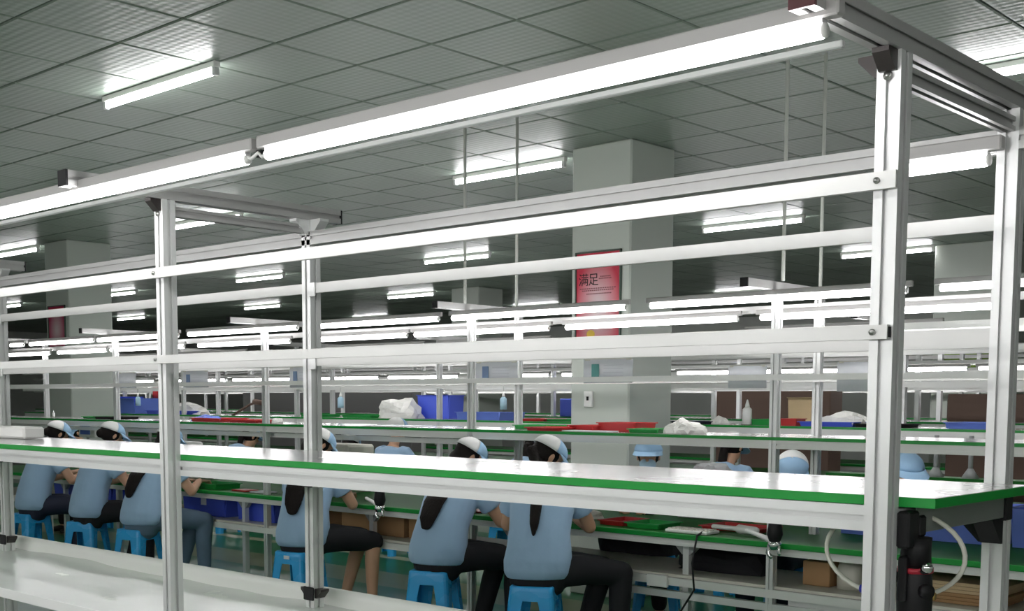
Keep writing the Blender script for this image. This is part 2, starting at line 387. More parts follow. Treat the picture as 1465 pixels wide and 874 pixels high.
# lamps of the first rack
ordn = ['nearest long tube light on the top front of the near rack, bright white', 'middle tube light on the near rack top, ending beside the gap at upper left', 'tube light at the far left end of the near rack top']
for k in range(3):
    tube_light(-2.314-1.476*k, -.918-1.476*k, 1.70, 2.058, ordn[k], lip=True, r=.012)
t = tube_light(-.90-.228, -.962, 2.47, 1.985, 'short visible tube light behind the right front post, under the rear beam', r=.013)
wr = tag(MB().sweep([(-2.30, 1.70, 2.065), (-2.33, 1.695, 2.055), (-2.35, 1.70, 2.068), (-2.37, 1.695, 2.056), (-2.39, 1.70, 2.063)], [.004]*5, 8).build('connector_cable', WPAINT), 'short white cable loop joining the two near tube lights', 'cable')
MB().bevbox(-2.362, -2.342, 1.70, 1.718, 2.058, 2.075, .002).build('plug', BLACK, wr)
# right lamp red-brown cap

# pneumatic unit and hose on the right post
reg = thing('air_regulator', (-.885, 2.03, 1.1), 'black air regulator with red ring clamped beside the right front post', 'regulator')
MB().sweep([(-.893, 2.035, 1.125), (-.893, 2.035, 1.16), (-.893, 2.035, 1.195)], [.030, .031, .029], 20, cap=True).build('bowl', BLACK, reg)
MB().cyl((-.893, 2.035, 1.200), (-.893, 2.035, 1.209), .031, 20).build('ring', REDRING, reg)
MB().sweep([(-.893, 2.035, 1.212), (-.893, 2.035, 1.24), (-.893, 2.035, 1.262)], [.027, .026, .027], 20, cap=False).build('knob', BLACK, reg)
MB().cyl((-.87, 2.02, 1.17), (-.858, 2.014, 1.17), .013, 16).build('port', BLACK, reg)
MB().sweep([(-.868, 2.01, 1.21), (-.856, 2.0, 1.214)], [.009, .010], 12).build('valve_tip', CHROME, reg)
MB().cyl((-.862, 2.05, 1.158), (-.90, 2.05, 1.158), .007, 12).build('fitting', BRASS, reg)
MB().sweep([(-.893, 2.035, 1.085), (-.893, 2.035, 1.05), (-.893, 2.035, 1.02)], [.024, .022, .02], 16, cap=True).build('drain_cup', GREY, reg)
MB().bevbox(-.9085, -.893, 1.995, 2.04, 1.15, 1.23, .003).build('clamp', BLACK, reg)
hp = []
cx, cz, ry = -.968, 1.225, .125
for k in range(0, 33):
    a = math.radians(-62+k*(304/32.))
    hp.append((cx+.140*math.cos(a)*.98+(.006 if math.cos(a) < 0 else 0), 2.10, cz-.003+.083*math.sin(a)))
hs = thing('air_hose', (cx, 2.1, 1.1), 'pale looped air hose with blue collars beside the right front post', 'hose')
MB().sweep(hp, [.0044]*len(hp), 10).build('hose', HOSE, hs)
for q, d in ((hp[0], -1), (hp[-1], 1)):
    v = Vector(q); MB().cyl(v, v+Vector((d*.008, 0, 0)), .008, 12).build('collar', BLUERING, hs); MB().cyl(v+Vector((d*.008, 0, 0)), v+Vector((d*.02, 0, 0)), .0065, 10).build('brass_fitting', BRASS, hs)
st = thing('strap_hook', (-.9, 2.04, 1.2), 'black plastic hook with tan strap hanging under the shelf by the right post', 'hook')
MB().bevbox(-.905, -.885, 2.03, 2.06, 1.262, 1.3, .004).build('hook_body', BLACK, st)
MB().prism([(-.903, 1.262), (-.888, 1.262), (-.896, 1.222), (-.905, 1.215)], 2.045, 2.052, 'y').build('strap', mat('tan_strap', (.35, .27, .2), .7), st)
tag(MB().bevbox(-6.0, -4.76, 2.27, 2.36, 1.337, 1.385, .008).build('foam_block', CREAM if 0 else WPAINT), 'long white block lying on the near shelf at the left edge', 'block')
# vertical conduits from ceiling
for x, y, lab in ((-5.62, 5.69, 'thin pale conduit dropping from the ceiling, left one of the pair left of the column'), (-5.58, 6.15, 'thin pale conduit dropping from the ceiling beside the column left edge'),
                  (-3.27, 5.69, 'thin pale conduit dropping from the ceiling, left one right of the column'), (-3.30, 6.15, 'thin pale conduit dropping from the ceiling just left of the right front post')):
    tag(MB().cyl((x, y, 2.13), (x, y, CZ), .010, 8).build('conduit', PIPE), lab, 'conduit')

# ------------------------------------------------------------------ further racks
def line_rack(posts, yf, yr, x0, x1, label, fancy, shelf=1.31, tops=(.75,), ty0=None, ty1=None, full=True):
    t = thing('bench_line', ((x0+x1)/2, (yf+yr)/2, 0), label, 'workbench')
    w = .043
    for x in posts:
        for y in (yf, yr): bar_z(t, 'post', x, y, 0, 2.08, fancy=fancy, m=ALU)
        cb = bar_y(t, 'cross_beam', x, yf-.33, yr+.12, 2.102, fancy=False, m=ALUB)
        MB().box(x-.023, x+.023, yf-.338, yf-.33, 2.079, 2.125).build('end_cap', BLACK, cb)
        if full:
            gusset(t, x-.0215, yf, 2.08, -1, 0, m=ALUD); gusset(t, x+.0215, yf, 2.08, 1, 0, m=ALUD)
    for z in (1.865, 1.625):
        rail(t, x0, x1, yf-.036, z-.016, z+.016, m=WPAINT); rail(t, x0, x1, yr-.036, z-.018, z+.018, m=WPAINT)
    bar_x(t, 'top_rail_beam', x0, x1, yr, 2.024+.0, fancy=False, w=.040, m=ALUB)
    y0, y1 = yf-.02, yr+.06
    sb = MB().box(x0, x1, y0, y1, shelf-.016, shelf).build('shelf_board', WHITE, t)
    MB().box(x0, x1, y0-.003, y0, shelf-.018, shelf-.001).build('edge_band', GREEN, sb)
    bar_x(t, 'shelf_beam', x0, x1, y0+.025, shelf-.041, fancy=fancy, w=.045, m=WPAINT)
    bar_x(t, 'cable_duct', x0, x1 if not full else -5.6, y0+.1, shelf-.09, fancy=False, w=.035, m=WPAINT)
    if ty0 is not None:
        tt = MB().box(x0, x1, ty0, ty1, .728, .75).build('tabletop', GREEN2, t)
        MB().bevbox(x0, x1, ty0-.004, ty0, .722, .751, .002).build('edge_band', GREEN, tt)
        bar_x(t, 'table_beam', x0, x1, ty0+.05, .70, fancy=fancy, w=.043, m=WPAINT)
        MB().box(x0, x1, yf, yr+.15, .49, .505).build('lower_shelf', CREAM, t)
        bar_x(t, 'lower_beam', x0, x1, yf, .465, fancy=False, w=.045, m=WPAINT)
    return t
BX = [-1.04, -3.30, -5.56, -7.82, -10.08, -12.34]
B = line_rack(BX, 5.69, 6.15, -13.3, .2, 'second bench line with green tables, where the row of blue-shirted workers sits', True, ty0=5.62, ty1=6.62)
for x in (-3.88, -5.25, -6.62, -8.2, -9.7, -11.2):
    bar_z(B, 'leg', x, 5.75, .03, .70, fancy=False, w=.04); MB().sweep([(x, 5.75, .03), (x, 5.75, .0)], [.02, .032], 10, cap=False).build('foot', BLACK, B)
    gusset(B, x-.02, 5.75, .68, -1, 0, m=GREY, L=.06); gusset(B, x+.02, 5.75, .68, 1, 0, m=GREY, L=.06)
bar_x(B, 'lower_beam', -4.6, -1.0, 5.69, .39, fancy=False, w=.04)
for x in (-4.02, -7.62): 
    s_ = MB().bevbox(x-.07, x+.07, 5.64, 5.665, .43, .50, .004).build('power_socket', WPAINT, B)
CX = [-1.72, -3.98, -6.24, -8.5, -10.76, -13.02, -15.28]
C_ = line_rack(CX, 8.25, 8.75, -17.2, -.8, 'third bench line behind the column row, white rails and green-edged shelf', True, ty0=8.2, ty1=9.2, full=False)
D_ = line_rack([-2.6-2.26*k for k in range(9)], 11.0, 11.5, -22.5, -1.5, 'fourth bench line, third of the far ones, half hidden by nearer rails', False, ty0=10.9, ty1=11.9, full=False)
E_ = line_rack([-3.2-2.26*k for k in range(10)], 13.5, 14.0, -26.5, -2.5, 'furthest bench line near the back wall with thin white rails', False, ty0=13.4, ty1=14.4, full=False)
Z_ = line_rack([-5.4, -3.1, -.9, 1.4, 3.4], -1.3, -.8, -9.5, 3.8, 'bench line behind the camera, outside the frame', False, ty0=-2.0, ty1=-.75, full=False)
for k in range(9):  # unseen rows behind the camera; the third is added to brighten the near tray
    tube_light(-9.3+1.45*k, -7.9+1.45*k, -.50, 2.03, 'unseen tube light in the rows along the bench line behind the camera', 'tube lights behind the camera', face=1)
    tube_light(-9.3+1.45*k, -7.9+1.45*k, -.66, 1.70, 'unseen tube light in the rows along the bench line behind the camera', 'tube lights behind the camera', face=1)
    tube_light(-9.3+1.45*k, -7.9+1.45*k, -.66, 1.975, 'unseen tube light in the rows along the bench line behind the camera', 'tube lights behind the camera', face=1)
# tube lights on the further racks
def lamp_row(ends, y, z, where, r=.016):
    n = len(ends)
    for i, (a, b) in enumerate(ends):
        tube_light(a*y+.0, b*y, y, z, 'tube light, %s from left, %s' % (ordinal(i), where), 'tube lights '+where, r=r)
tB1 = [(-2.065,-1.905), (-1.83,-1.571-.01), (-1.553,-1.302), (-1.255,-1.032), (-1.008,-.756), (-.724,-.44), (-.41,-.16)]
lamp_row([(-2.135,-2.085), (-2.06,-1.84), (-1.825,-1.59), (-1.561,-1.302), (-1.255,-1.032), (-1.008,-.756), (-.724,-.455), (-.425,-.17)], 5.62, 2.035, 'front top row of second bench line')
lamp_row([(-2.14,-1.99), (-1.96,-1.80), (-1.785,-1.575), (-1.535,-1.318), (-1.255+.0,-1.087), (-1.072,-.86), (-.835,-.623), (-.597,-.365)], 6.09, 1.975, 'rear row of second bench line')
lamp_row([(-14.9/8.1-.17,-1.84), (-1.82,-1.64), (-1.61,-1.42), (-1.24,-1.06), (-1.03,-.86), (-.61,-.49), (-.475,-.425)], 8.18, 2.03, 'top row of third bench line')
lamp_row([(-1.92,-1.80), (-1.78,-1.66), (-1.60,-1.47), (-1.45,-1.32), (-1.26,-1.14), (-1.12,-1.0), (-.98,-.86), (-.84,-.72), (-.69,-.62), (-.60,-.49), (-.47,-.40), (-.39,-.30)], 10.95, 1.80, 'row along the fourth bench line')
lamp_row([(-1.9,-1.80), (-1.78,-1.68), (-1.60,-1.5), (-1.48,-1.38), (-1.36,-1.26), (-1.24,-1.14), (-1.12,-1.02), (-1.0,-.9), (-.86,-.76), (-.69,-.62), (-.60,-.49), (-.47,-.40)], 13.45, 1.70, 'row along the furthest bench line')
# ceiling lights
CL = [(-6.55, 4.02, 'ceiling tube light at upper left, nearest and largest'), (-6.80, 7.38, 'ceiling tube light beside the top of the big column'),
      (-11.0, 7.30, 'ceiling tube light just right of the left front post top'), (-15.15, 7.2, 'ceiling tube light at the left edge of the frame'),
      (-2.35, 7.0, 'ceiling tube light at the right edge, only its glow in frame'),
      (-6.85, 11.25, 'ceiling tube light right of the column above the middle rail'), (-11.38, 11.36, 'ceiling tube light left of the column between the upper rails'),
      (-15.5, 11.2, 'ceiling tube light between the two left posts, upper one'), (-19.7, 11.2, 'small ceiling tube light left of the left front post, upper one'),
      (-6.85, 14.44, 'ceiling tube light partly behind the right front post'), (-15.98, 14.8, 'ceiling tube light above the second lamp row, left of the far column'),
      (-20.2, 14.65, 'ceiling tube light between the two left posts, lower one'), (-25.3, 14.7, 'small ceiling tube light left of the left front post, lower one'),
      (-2.3, 11.2, None), (-2.3, 14.6, None), (-2.3, 3.9, None), (-6.6, .5, None), (-2.3, .5, None), (-11.0, 4.0, None), (-15.2, 4.0, None), (-11.0, .5, None), (2, .5, None), (2, 4, None), (-11.2, 18.2, None), (-16, 18.2, None), (-21, 18.2, None), (-6.8, 18.2, None), (-24, 11.2, None)]
for x, y, lab in CL:
    t = thing('ceiling_light', (x, y, CZ-.06), lab or 'ceiling tube light outside the frame', 'light', None if lab else 'ceiling lights outside the frame')
    MB().bevbox(x-.62, x+.62, y-.022, y+.022, CZ-.035, CZ, .004).build('housing', WPAINT, t)
    MB().cyl((x-.585, y, CZ-.058), (x+.585, y, CZ-.058), .016, 12).build('tube', CTUBEM, t)
    for s_ in (-1, 1): MB().bevbox(x+s_*.60-.014, x+s_*.60+.014, y-.018, y+.018, CZ-.078, CZ-.03, .004).build('tube_holder', CAPM, t)

# ------------------------------------------------------------------ posters and wall switch
def poster(x0, x1, y, z0, z1, label, base, text):
    t = thing('poster', ((x0+x1)/2, y, z0), label, 'poster')
    f = MB()
    for a, b, c, d in ((x0, x1, z1-.012, z1), (x0, x1, z0, z0+.012), (x0, x0+.012, z0, z1), (x1-.012, x1, z0, z1)): f.box(a, b, y-.018, y, c, d)
    f.build('frame', mat('poster_frame', (.06, .09, .07), .4), t)
    M = bpy.data.materials.new('poster_print'); M.use_nodes = True; nt = M.node_tree; b = nt.nodes['Principled BSDF']; b.inputs['Roughness'].default_value = .4
    tc = nt.nodes.new('ShaderNodeTexCoord'); mp = nt.nodes.new('ShaderNodeMapping'); gr = nt.nodes.new('ShaderNodeTexGradient'); gr.gradient_type = 'SPHERICAL'
    mp.inputs['Location'].default_value = (-.5, 0, -.55); mp.inputs['Scale'].default_value = (1.9, 0, 1.9); mp.vector_type = 'POINT'
    mp.inputs['Location'].default_value = (-.5*1.9, 0, -.45*1.9)
    nt.links.new(tc.outputs['Generated'], mp.inputs['Vector']); nt.links.new(mp.outputs[0], gr.inputs[0])
    cr = nt.nodes.new('ShaderNodeValToRGB'); cr.color_ramp.elements[0].color = (*base, 1); cr.color_ramp.elements[1].color = (.62, .50, .52, 1); cr.color_ramp.elements[1].position = .9
    nt.links.new(gr.outputs['Fac'], cr.inputs[0]); nt.links.new(cr.outputs[0], b.inputs['Base Color'])
    MB().box(x0+.012, x1-.012, y-.010, y-.002, z0+.012, z1-.012).build('print', M, t)
    if text:
        MB().box(x0+.02, x1-.02, y-.0115, y-.010, z1-.06, z1-.025).build('title_bar', mat('crimson', (.45, .01, .04), .4), t)
        W = x1-x0
        for i, ch in enumerate('\u6ee1\u8db3'):
            cu = bpy.data.curves.new('glyph', 'FONT'); cu.body = ch; cu.size = .10; cu.extrude = .0006; cu.offset = .0
            o = bpy.data.objects.new('glyph', cu); COL.objects.link(o); bpy.context.view_layer.update()
            me = bpy.data.meshes.new_from_object(o.evaluated_get(bpy.context.evaluated_depsgraph_get())); bpy.data.objects.remove(o)
            me.materials.clear(); me.materials.append(BLACK)
            o = lk('printed_character', me, t); o.rotation_euler = (math.pi/2, 0, 0); o.location = (x0+.03+i*.095-(x0+x1)/2, -.0112, z1-.245-z0)
        ln = MB()
        for k, (a, b_, zz) in enumerate(((.52, .80, .205), (.55, .78, .19), (.1, .9, .275), (.15, .85, .29), (.25, .8, .315))):
            for q in range(8 if k < 2 else 16):
                n_ = 8 if k < 2 else 16; xa = x0+W*(a+(b_-a)*q/n_); ln.box(xa, xa+W*(b_-a)/n_*.7, y-.0112, y-.010, z1-zz-.004, z1-zz+.004)
        ln.build('small_print', mat('dark_print', (.18, .05, .06), .5), t)
        MB().ell((x0+W*.35, y-.011, z0+.14), (.04, .0015, .03)).build('yellow_motif', mat('yellow_print', (.75, .5, .05), .5), t)
    return t
poster(-5.90, -5.465, 7.18, EYE+.36, EYE+1.115, 'framed red poster with black characters on the big column', (.50, .02, .05), True)
p2 = poster(-14.28, -13.86, 7.18, EYE+.60, EYE+1.13, 'small pink-red poster on the left column', (.42, .01, .08), False)
MB().box(-14.25, -13.89, 7.1665, 7.168, EYE+1.03, EYE+1.10).build('title_bar', REDP, p2)
sw = tag(MB().bevbox(-5.80, -5.72, 7.155, 7.18, EYE-.05, EYE+.07, .004).build('wall_switch', WPAINT), 'white switch box on the front of the big column', 'switch')
MB().box(-5.77, -5.75, 7.152, 7.155, EYE, EYE+.03).build('rocker', BLACK, sw)
gn = tag(MB().bevbox(-6.15, -5.5, 14.47, 14.5, 1.9, 2.28, .005).build('notice_board', mat('green_notice', (.17, .30, .02), .5)), 'green notice board on the distant column at the right', 'notice')
tag(MB().box(-15.5, -15.0, 13.7, 13.74, 1.55, 1.62).build('red_sign', REDP), 'small dark red sign strip far behind the left front post', 'sign')

# ------------------------------------------------------------------ small items
def tray_box(name, x, y, z, w, d, h, m, label, rz=0, cat='tray', group=None, wall=.006):
    t = thing(name, (x, y, z), label, cat, group, rz)
    b = MB(); o = Vector((0, 0, 0)); f = 1.08
    b.box(-w/2, w/2, -d/2, d/2, 0, wall)
    for a in (-1, 1):
        b.prism([(a*w/2, 0), (a*w/2*f, h), (a*(w/2*f-wall), h), (a*(w/2-wall), 0)], -d/2, d/2, 'y')
        b.prism([(a*d/2, 0), (a*d/2*f, h), (a*(d/2*f-wall), h), (a*(d/2-wall), 0)], -w/2, w/2, 'x')
    b.build('body', m, t, org=o)
    rm = MB()
    rm.box(-w/2*f-.006, w/2*f+.006, -d/2*f-.006, -d/2*f+.004, h-.006, h); rm.box(-w/2*f-.006, w/2*f+.006, d/2*f-.004, d/2*f+.006, h-.006, h)
    rm.box(-w/2*f-.006, -w/2*f+.004, -d/2*f, d/2*f, h-.006, h); rm.box(w/2*f-.004, w/2*f+.006, -d/2*f, d/2*f, h-.006, h)
    rm.build('rim', m, t, org=o)
    return t
def bottle(x, y, z, h, m, label, hang=False):
    t = thing('squeeze_bottle', (x, y, z), label, 'bottle')
    o = Vector((0, 0, 0)); r = h*.19
    MB().sweep([(0, 0, .004), (0, 0, h*.3), (0, 0, h*.62), (0, 0, h*.72)], [r, r, r*.96, r*.4], 14, cap=False).build('body', m, t, org=o)
    MB().sweep([(0, 0, h*.72), (0, 0, h*.80), (0, 0, h)], [r*.5, r*.42, r*.12], 12, cap=False).build('nozzle', WPAINT, t, org=o)
    if hang:
        MB().sweep([(0, 0, h), (0, 0, h+.05)], [.003, .003], 6).build('hanger', SCREW, t, org=o)
    return t
def paper(x0, x1, y, z0, z1, label, pm=None, px=.2):
    t = thing('paper_sheet', ((x0+x1)/2, y, z0), label, 'paper')
    b = MB(); n = 6; vs = []; fs = []
    for i in range(n+1):
        u = i/n; x = x0+(x1-x0)*u; yy = y-.006*math.sin(u*3.1)*1.5
        vs += [(x, yy, z0), (x, yy-.004, (z0+z1)/2), (x, yy, z1), (x, yy+.0015, z1), (x, yy-.0025, (z0+z1)/2), (x, yy+.0015, z0)]
    for i in range(n):
        for j in range(6): fs.append((i*6+j, i*6+(j+1) % 6, (i+1)*6+(j+1) % 6, (i+1)*6+j))
    b.add(vs, fs, True).build('sheet', PAPER, t)
    if pm:
        w_ = (x1-x0); b2 = MB().box(x0+w_*px, x0+w_*(px+.15), y-.018, y-.0165, z1-(z1-z0)*.75, z1-(z1-z0)*.2)
        b2.build('printed_picture', pm, t)
        b3 = MB()
        for k in range(4): b3.box(x0+w_*.45, x0+w_*.85, y-.020, y-.0195, z1-(z1-z0)*(.25+.15*k)-.002, z1-(z1-z0)*(.25+.15*k))
        b3.build('printed_lines', mat('grey_print', (.6, .6, .66), .7), t)
    MB().box(x0+.01, x1-.01, y-.004, y+.004, z1-.006, z1+.004).build('clip_strip', CREAM, t)
    return t
def heap(x, y, z, w, d, h, m, label, cat='cloth', name='crumpled_cloth', seed=1):
    rnd = random.Random(seed); bm = bmesh.new(); bmesh.ops.create_icosphere(bm, subdivisions=3, radius=1)
    for v in bm.verts:
        k = 1+.22*math.sin(5*v.co.x+seed)*math.cos(4*v.co.y+seed*2)+.10*rnd.uniform(-1, 1)
        v.co = Vector((v.co.x*w/2*k, v.co.y*d/2*k, max(0, v.co.z)*h*k))
    me = bpy.data.meshes.new(name); bm.to_mesh(me); bm.free(); me.materials.append(m)
    o = lk(name, me, None, (x, y, z)); return tag(o, label, cat)
S2 = 1.311
# second line, upper shelf
tray_box('red_tray', -4.93, 5.80, S2, .24, .26, .022, REDP, 'flat red tray on the second shelf, front-left of the column, leftmost', .1)
tray_box('red_tray', -4.72, 5.95, S2, .22, .24, .035, REDP, 'red tray on the second shelf in front of the column, middle one', -.2)
tray_box('red_tray', -4.50, 5.98, S2, .26, .22, .055, REDP, 'dark red raised tray on the second shelf in front of the column, rightmost', .05)
tray_box('green_tray', -5.22, 6.0, S2, .26, .22, .028, GRNP, 'green tray left of the red trays on the second shelf', 0)
heap(-3.98, 5.85, S2, .24, .2, .075, CLOTH, 'white crumpled gloves heaped on the second shelf, right of column', seed=3)
tray_box('green_tray', -4.22, 5.84, S2, .18, .2, .025, GRNP, 'small dark green tray with gloves on its edge, second shelf', .2)
tray_box('red_tray', -8.85, 5.95, S2, .42, .26, .03, REDP, 'long red tray on the second shelf between the two left posts', 0)
tray_box('red_tray', -8.33, 5.95, S2, .36, .24, .022, REDP, 'lower red tray on the second shelf, right of the long red one', 0)
heap(-9.1, 6.0, S2, .30, .2, .05, BLUL, 'blue plastic bag on the second shelf beside the long red tray', 'bag', 'plastic_bag', 5)
heap(-7.95, 5.9, S2, .1, .1, .04, CLOTH, 'small white cloth ball on the second shelf, right of the red trays', seed=8)
t = tag(MB().box(-6.75, -6.25, 5.75, 6.0, S2, S2+.004).build('paper_stack', PAPER), 'sheets of white paper flat on the second shelf left of the middle post', 'paper')
t = tag(MB().box(-4.9, -4.45, 5.71, 5.83, S2, S2+.006).build('white_strip', PAPER), 'flat white strip in front of the red trays on the second shelf', 'paper')
tray_box('green_tray', -10.9, 6.0, S2, .3, .25, .02, GRNP, 'green tray on the second shelf at the left, carrying the black tool', 0)
sd = thing('electric_screwdriver', (-10.6, 6.0, S2+.03), 'black upright tool standing on the second shelf at left', 'tool')
MB().sweep([(-10.6, 6.0, S2+.03), (-10.6, 6.0, S2+.10)], [.02, .014], 10).build('body', BLACK, sd); MB().cyl((-10.6, 6.0, S2+.1), (-10.6, 6.0, S2+.16), .005, 8).build('bit', SCREW, sd)
tray_box('black_tray', -10.55, 5.95, S2, .34, .25, .022, BLACK, 'black tray under the upright tool on the second shelf', 0)
# papers hung from rails of the second line
paper(-5.53, -5.16, 5.70, EYE+.11, EYE+.245, 'white sheet with a blue picture hung left of the column', LILAC)
paper(-4.62, -4.25, 5.70, EYE+.105, EYE+.245, 'white sheet with a teal emblem hung in front of the column', TEAL)
paper(-3.60, -3.36, 5.70, EYE+.07, EYE+.19, 'plain white sheet hung just left of the second line post', None)
paper(-2.95, -2.70, 5.70, EYE+.05, EYE+.20, 'plain white sheet hung left of the right front post', None)
paper(-9.0, -8.62, 5.70, EYE+.10, EYE+.235, 'white sheet with a dark mark hung right of the left post', LILAC)
paper(-7.52, -7.2, 5.70, EYE+.09, EYE+.245, 'white sheet with a blue picture hung right of the rear left post', LILAC)
paper(-10.05, -9.75, 5.70, EYE+.10, EYE+.235, 'blank white sheet hung left of the left front post', None)
# third line shelf
S3 = 1.311
bottle(-5.08, 8.33, S3, .20, WPAINT, 'white squeeze bottle standing on the third shelf, right of the column')
tray_box('red_box', -4.70, 8.38, S3, .13, .14, .055, REDP, 'bright red box on the third shelf between two posts', 0, 'box')
heap(-4.33, 8.5, S3, .5, .3, .10, CLOTH, 'white cloth pile on a blue tray, third shelf right part', seed=11)
tray_box('blue_tray', -4.36, 8.42, S3, .42, .3, .035, BLUP, 'dark blue tray under the white cloth pile on the third shelf', 0)
tray_box('black_tray', -3.95, 8.42, S3, .34, .3, .025, BLACK, 'black tray on the third shelf just left of the right front post', 0)
tray_box('blue_tray', -3.28, 8.45, S3, .34, .3, .045, BLUL, 'light blue tray on the third shelf seen between the right posts', 0)
tray_box('green_tray', -4.95, 8.5, S3, .25, .3, .045, GRNP, 'bright green tray behind the white bottle on the third shelf', 0)
tray_box('dark_tray', -5.62, 8.40, S3, .28, .25, .022, NAVY, 'dark teal tray on the third shelf right beside the column', 0)
heap(-5.45, 8.5, S3, .14, .14, .06, CLOTH, 'small white cloth mound on the third shelf beside the column', seed=13)
tray_box('blue_bin', -15.2, 8.5, S3, .9, .4, .22, BLUP, 'large blue bin on the third shelf at the left', 0, 'bin')
tray_box('red_bin', -14.0, 8.7, S3, .30, .3, .34, REDP, 'tall red bin left of the left front post on the third shelf', 0, 'bin') if 0 else None
tray_box('blue_bin', -14.5, 8.5, S3, .5, .4, .20, BLUL, 'paler blue bin right of the large blue one, third shelf', 0, 'bin')
tag(MB().bevbox(-14.75, -14.43, 8.86, 8.90, S3, S3+.36, .01).build('folder', REDP), 'upright dark red panel behind the blue bins at left', 'panel')
heap(-13.4, 8.5, S3, .9, .35, .14, CLOTH, 'pile of translucent white bags left of the left front post', 'bag', 'plastic_bags', 21)
tray_box('blue_tray', -13.5, 8.45, S3, .9, .3, .045, BLUP, 'blue tray under the pile of white bags, left', 0)
heap(-9.35, 8.5, S3, .62, .35, .20, CLOTH, 'big crumpled white sheet standing on the third shelf left of centre', seed=31)
tray_box('green_tray', -9.75, 8.4, S3, .45, .3, .03, GRNP, 'green tray under the big crumpled white sheet', 0)
tray_box('green_tray', -10.6, 8.45, S3, .3, .3, .03, GRNP, 'green tray at the rear left post on the third shelf', 0)
tray_box('blue_bin', -9.0, 8.75, S3-.0, .45, .2, .24, BLUP, 'blue bin with a white tag behind the crumpled white sheet', 0, 'bin')
tray_box('blue_bin', -8.05, 8.5, S3, .55, .35, .075, BLUL, 'shallow blue bin on the third shelf left of the middle post', 0, 'bin')
tray_box('red_tray', -7.35, 8.45, S3, .30, .3, .02, REDP, 'thin red tray on the third shelf right of the middle post', 0)
tray_box('green_tray', -7.0, 8.5, S3, .4, .3, .02, GRNP, 'thin green tray on the third shelf left of the column', 0)
heap(-6.5, 8.6, S3, .4, .3, .16, CLOTH, 'white cloth leaning up at the left side of the column', seed=41)
for x, lab in ((-15.2, 'pale blue spray bottle hung at left above the large blue bin'), (-14.0, 'pale spray bottle hung left of the left front post'), (-9.95, 'blue spray bottle hung right of the rear left post'), (-7.6, 'pale blue spray bottle hung right of the middle post')):
    bottle(x, 8.2, EYE-.09, .17, MASKM, lab, True)
bottle(-11.8, 5.95, S2, .07, WPAINT, 'small white bottle on the second shelf at far left')
tray_box('tan_box', -4.9, 8.9, S3, .2, .12, .22, TAN, 'tan folder box standing behind the bottle, third shelf', 0, 'box')
for k, (x, w_, h, m_, lab) in enumerate(((-8.3, 1.4, .5, BROWN, 'dark brown cabinet far behind right of the column'), )):
    tag(MB().bevbox(-8.2, -6.6, 12.6, 12.9, 0, 1.72, .01).build('cabinet', BROWN), lab, 'cabinet')
tag(MB().bevbox(-18.0, -13.6, 12.6, 12.9, 0, 1.62, .01).build('cabinet', mat('dark_cabinet', (.13, .13, .125), .6)), 'long dark cabinet far behind between the left posts', 'cabinet')
tag(MB().bevbox(-5.2, -3.6, 12.5, 12.8, 0, 1.58, .01).build('cabinet', BROWN), 'dark brown cabinet far behind, seen between the right posts', 'cabinet')
tag(MB().bevbox(-9.2, -8.6, 10.9, 11.2, 1.311, 1.52, .01).build('monitor', BLUP), 'dark blue screen-like box on the fourth shelf beside the column', 'box')
# desk lamp arm on third line left
ar = thing('desk_lamp', (-11.55, 8.4, S3), 'jointed arm lamp with brown head right of the left front post', 'lamp')
MB().sweep([(-12.2, 8.4, S3), (-11.85, 8.4, S3+.13), (-11.7, 8.4, S3+.16)], [.015]*3, 8).build('arm', BROWN, ar)
MB().sweep([(-11.75, 8.4, S3+.16), (-11.6, 8.4, S3+.15)], [.035, .03], 10).build('head', BROWN, ar)
MB().sweep([(-11.6, 8.42, S3+.14), (-11.6, 8.42, S3)], [.012, .012], 8).build('stem', CREAM, ar)
# mid-level board at the third line on the right
mb = thing('mid_board', (-3.2, 8.1, .98), 'dark green side board with cone-footed stands seen between right posts', 'board')
MB().box(-4.2, -2.4, 7.98, 8.16, .965, .985).build('board', GREEN2, mb)
for x in (-3.42, -3.18):
    MB().cyl((x, 8.07, .985), (x, 8.07, 1.27), .016, 10).build('stand_pole', GREY, mb); MB().sweep([(x, 8.07, 1.05), (x, 8.07, .985)], [.018, .06], 12, cap=False).build('cone_foot', GREY, mb)
    MB().sweep([(x, 8.07, .965), (x, 8.07, .90)], [.06, .018], 12, cap=False).build('lower_cone', GREY, mb)
tag(MB().bevbox(-3.72, -3.52, 8.0, 8.12, .985, 1.055, .004).build('grey_box', GREY), 'grey box on the dark green side board between right posts', 'box')
# second line: on the table
def on_table(fn, *a, **k): return fn(*a, **k)
T = .751
tray_box('green_tray', -8.72, 5.82, T, .34, .24, .045, GRNP, 'bright green tray on the work table right of the left front post', 0)
tray_box('red_tray', -4.42, 5.85, T, .17, .24, .03, REDP, 'red tray on the work table right of the sixth worker, left one', 0)
tray_box('green_tray', -4.18, 5.83, T, .22, .22, .03, GRNP, 'green tray with red parts on the work table, right of worker', 0)
tray_box('red_tray', -3.72, 6.05, T, .36, .24, .025, REDP, 'long red tray on the work table left of the chrome tool', 0)
kb = thing('scanner_pad', (-3.82, 5.75, T), 'white keypad with cable on the green table edge', 'keypad')
MB().bevbox(-3.98, -3.70, 5.66, 5.80, T, T+.018, .004).build('pad', WPAINT, kb)
kk = MB()
for i in range(9):
    for j in range(3): kk.box(-3.97+i*.03, -3.948+i*.03, 5.675+j*.04, 5.70+j*.04, T+.018, T+.024)
kk.build('keys', CREAM, kb)
MB().sweep([(-3.74, 5.70, T+.02), (-3.72, 5.60, T+.0), (-3.735, 5.58, .6), (-3.72, 5.58, .45), (-3.83, 5.6, .30), (-3.86, 5.6, .2)], [.006]*6, 8).build('cable', BLACK, kb)
gun = thing('screwdriver', (-3.45, 5.7, T), 'white electric screwdriver lying on the table right of the keypad', 'tool')
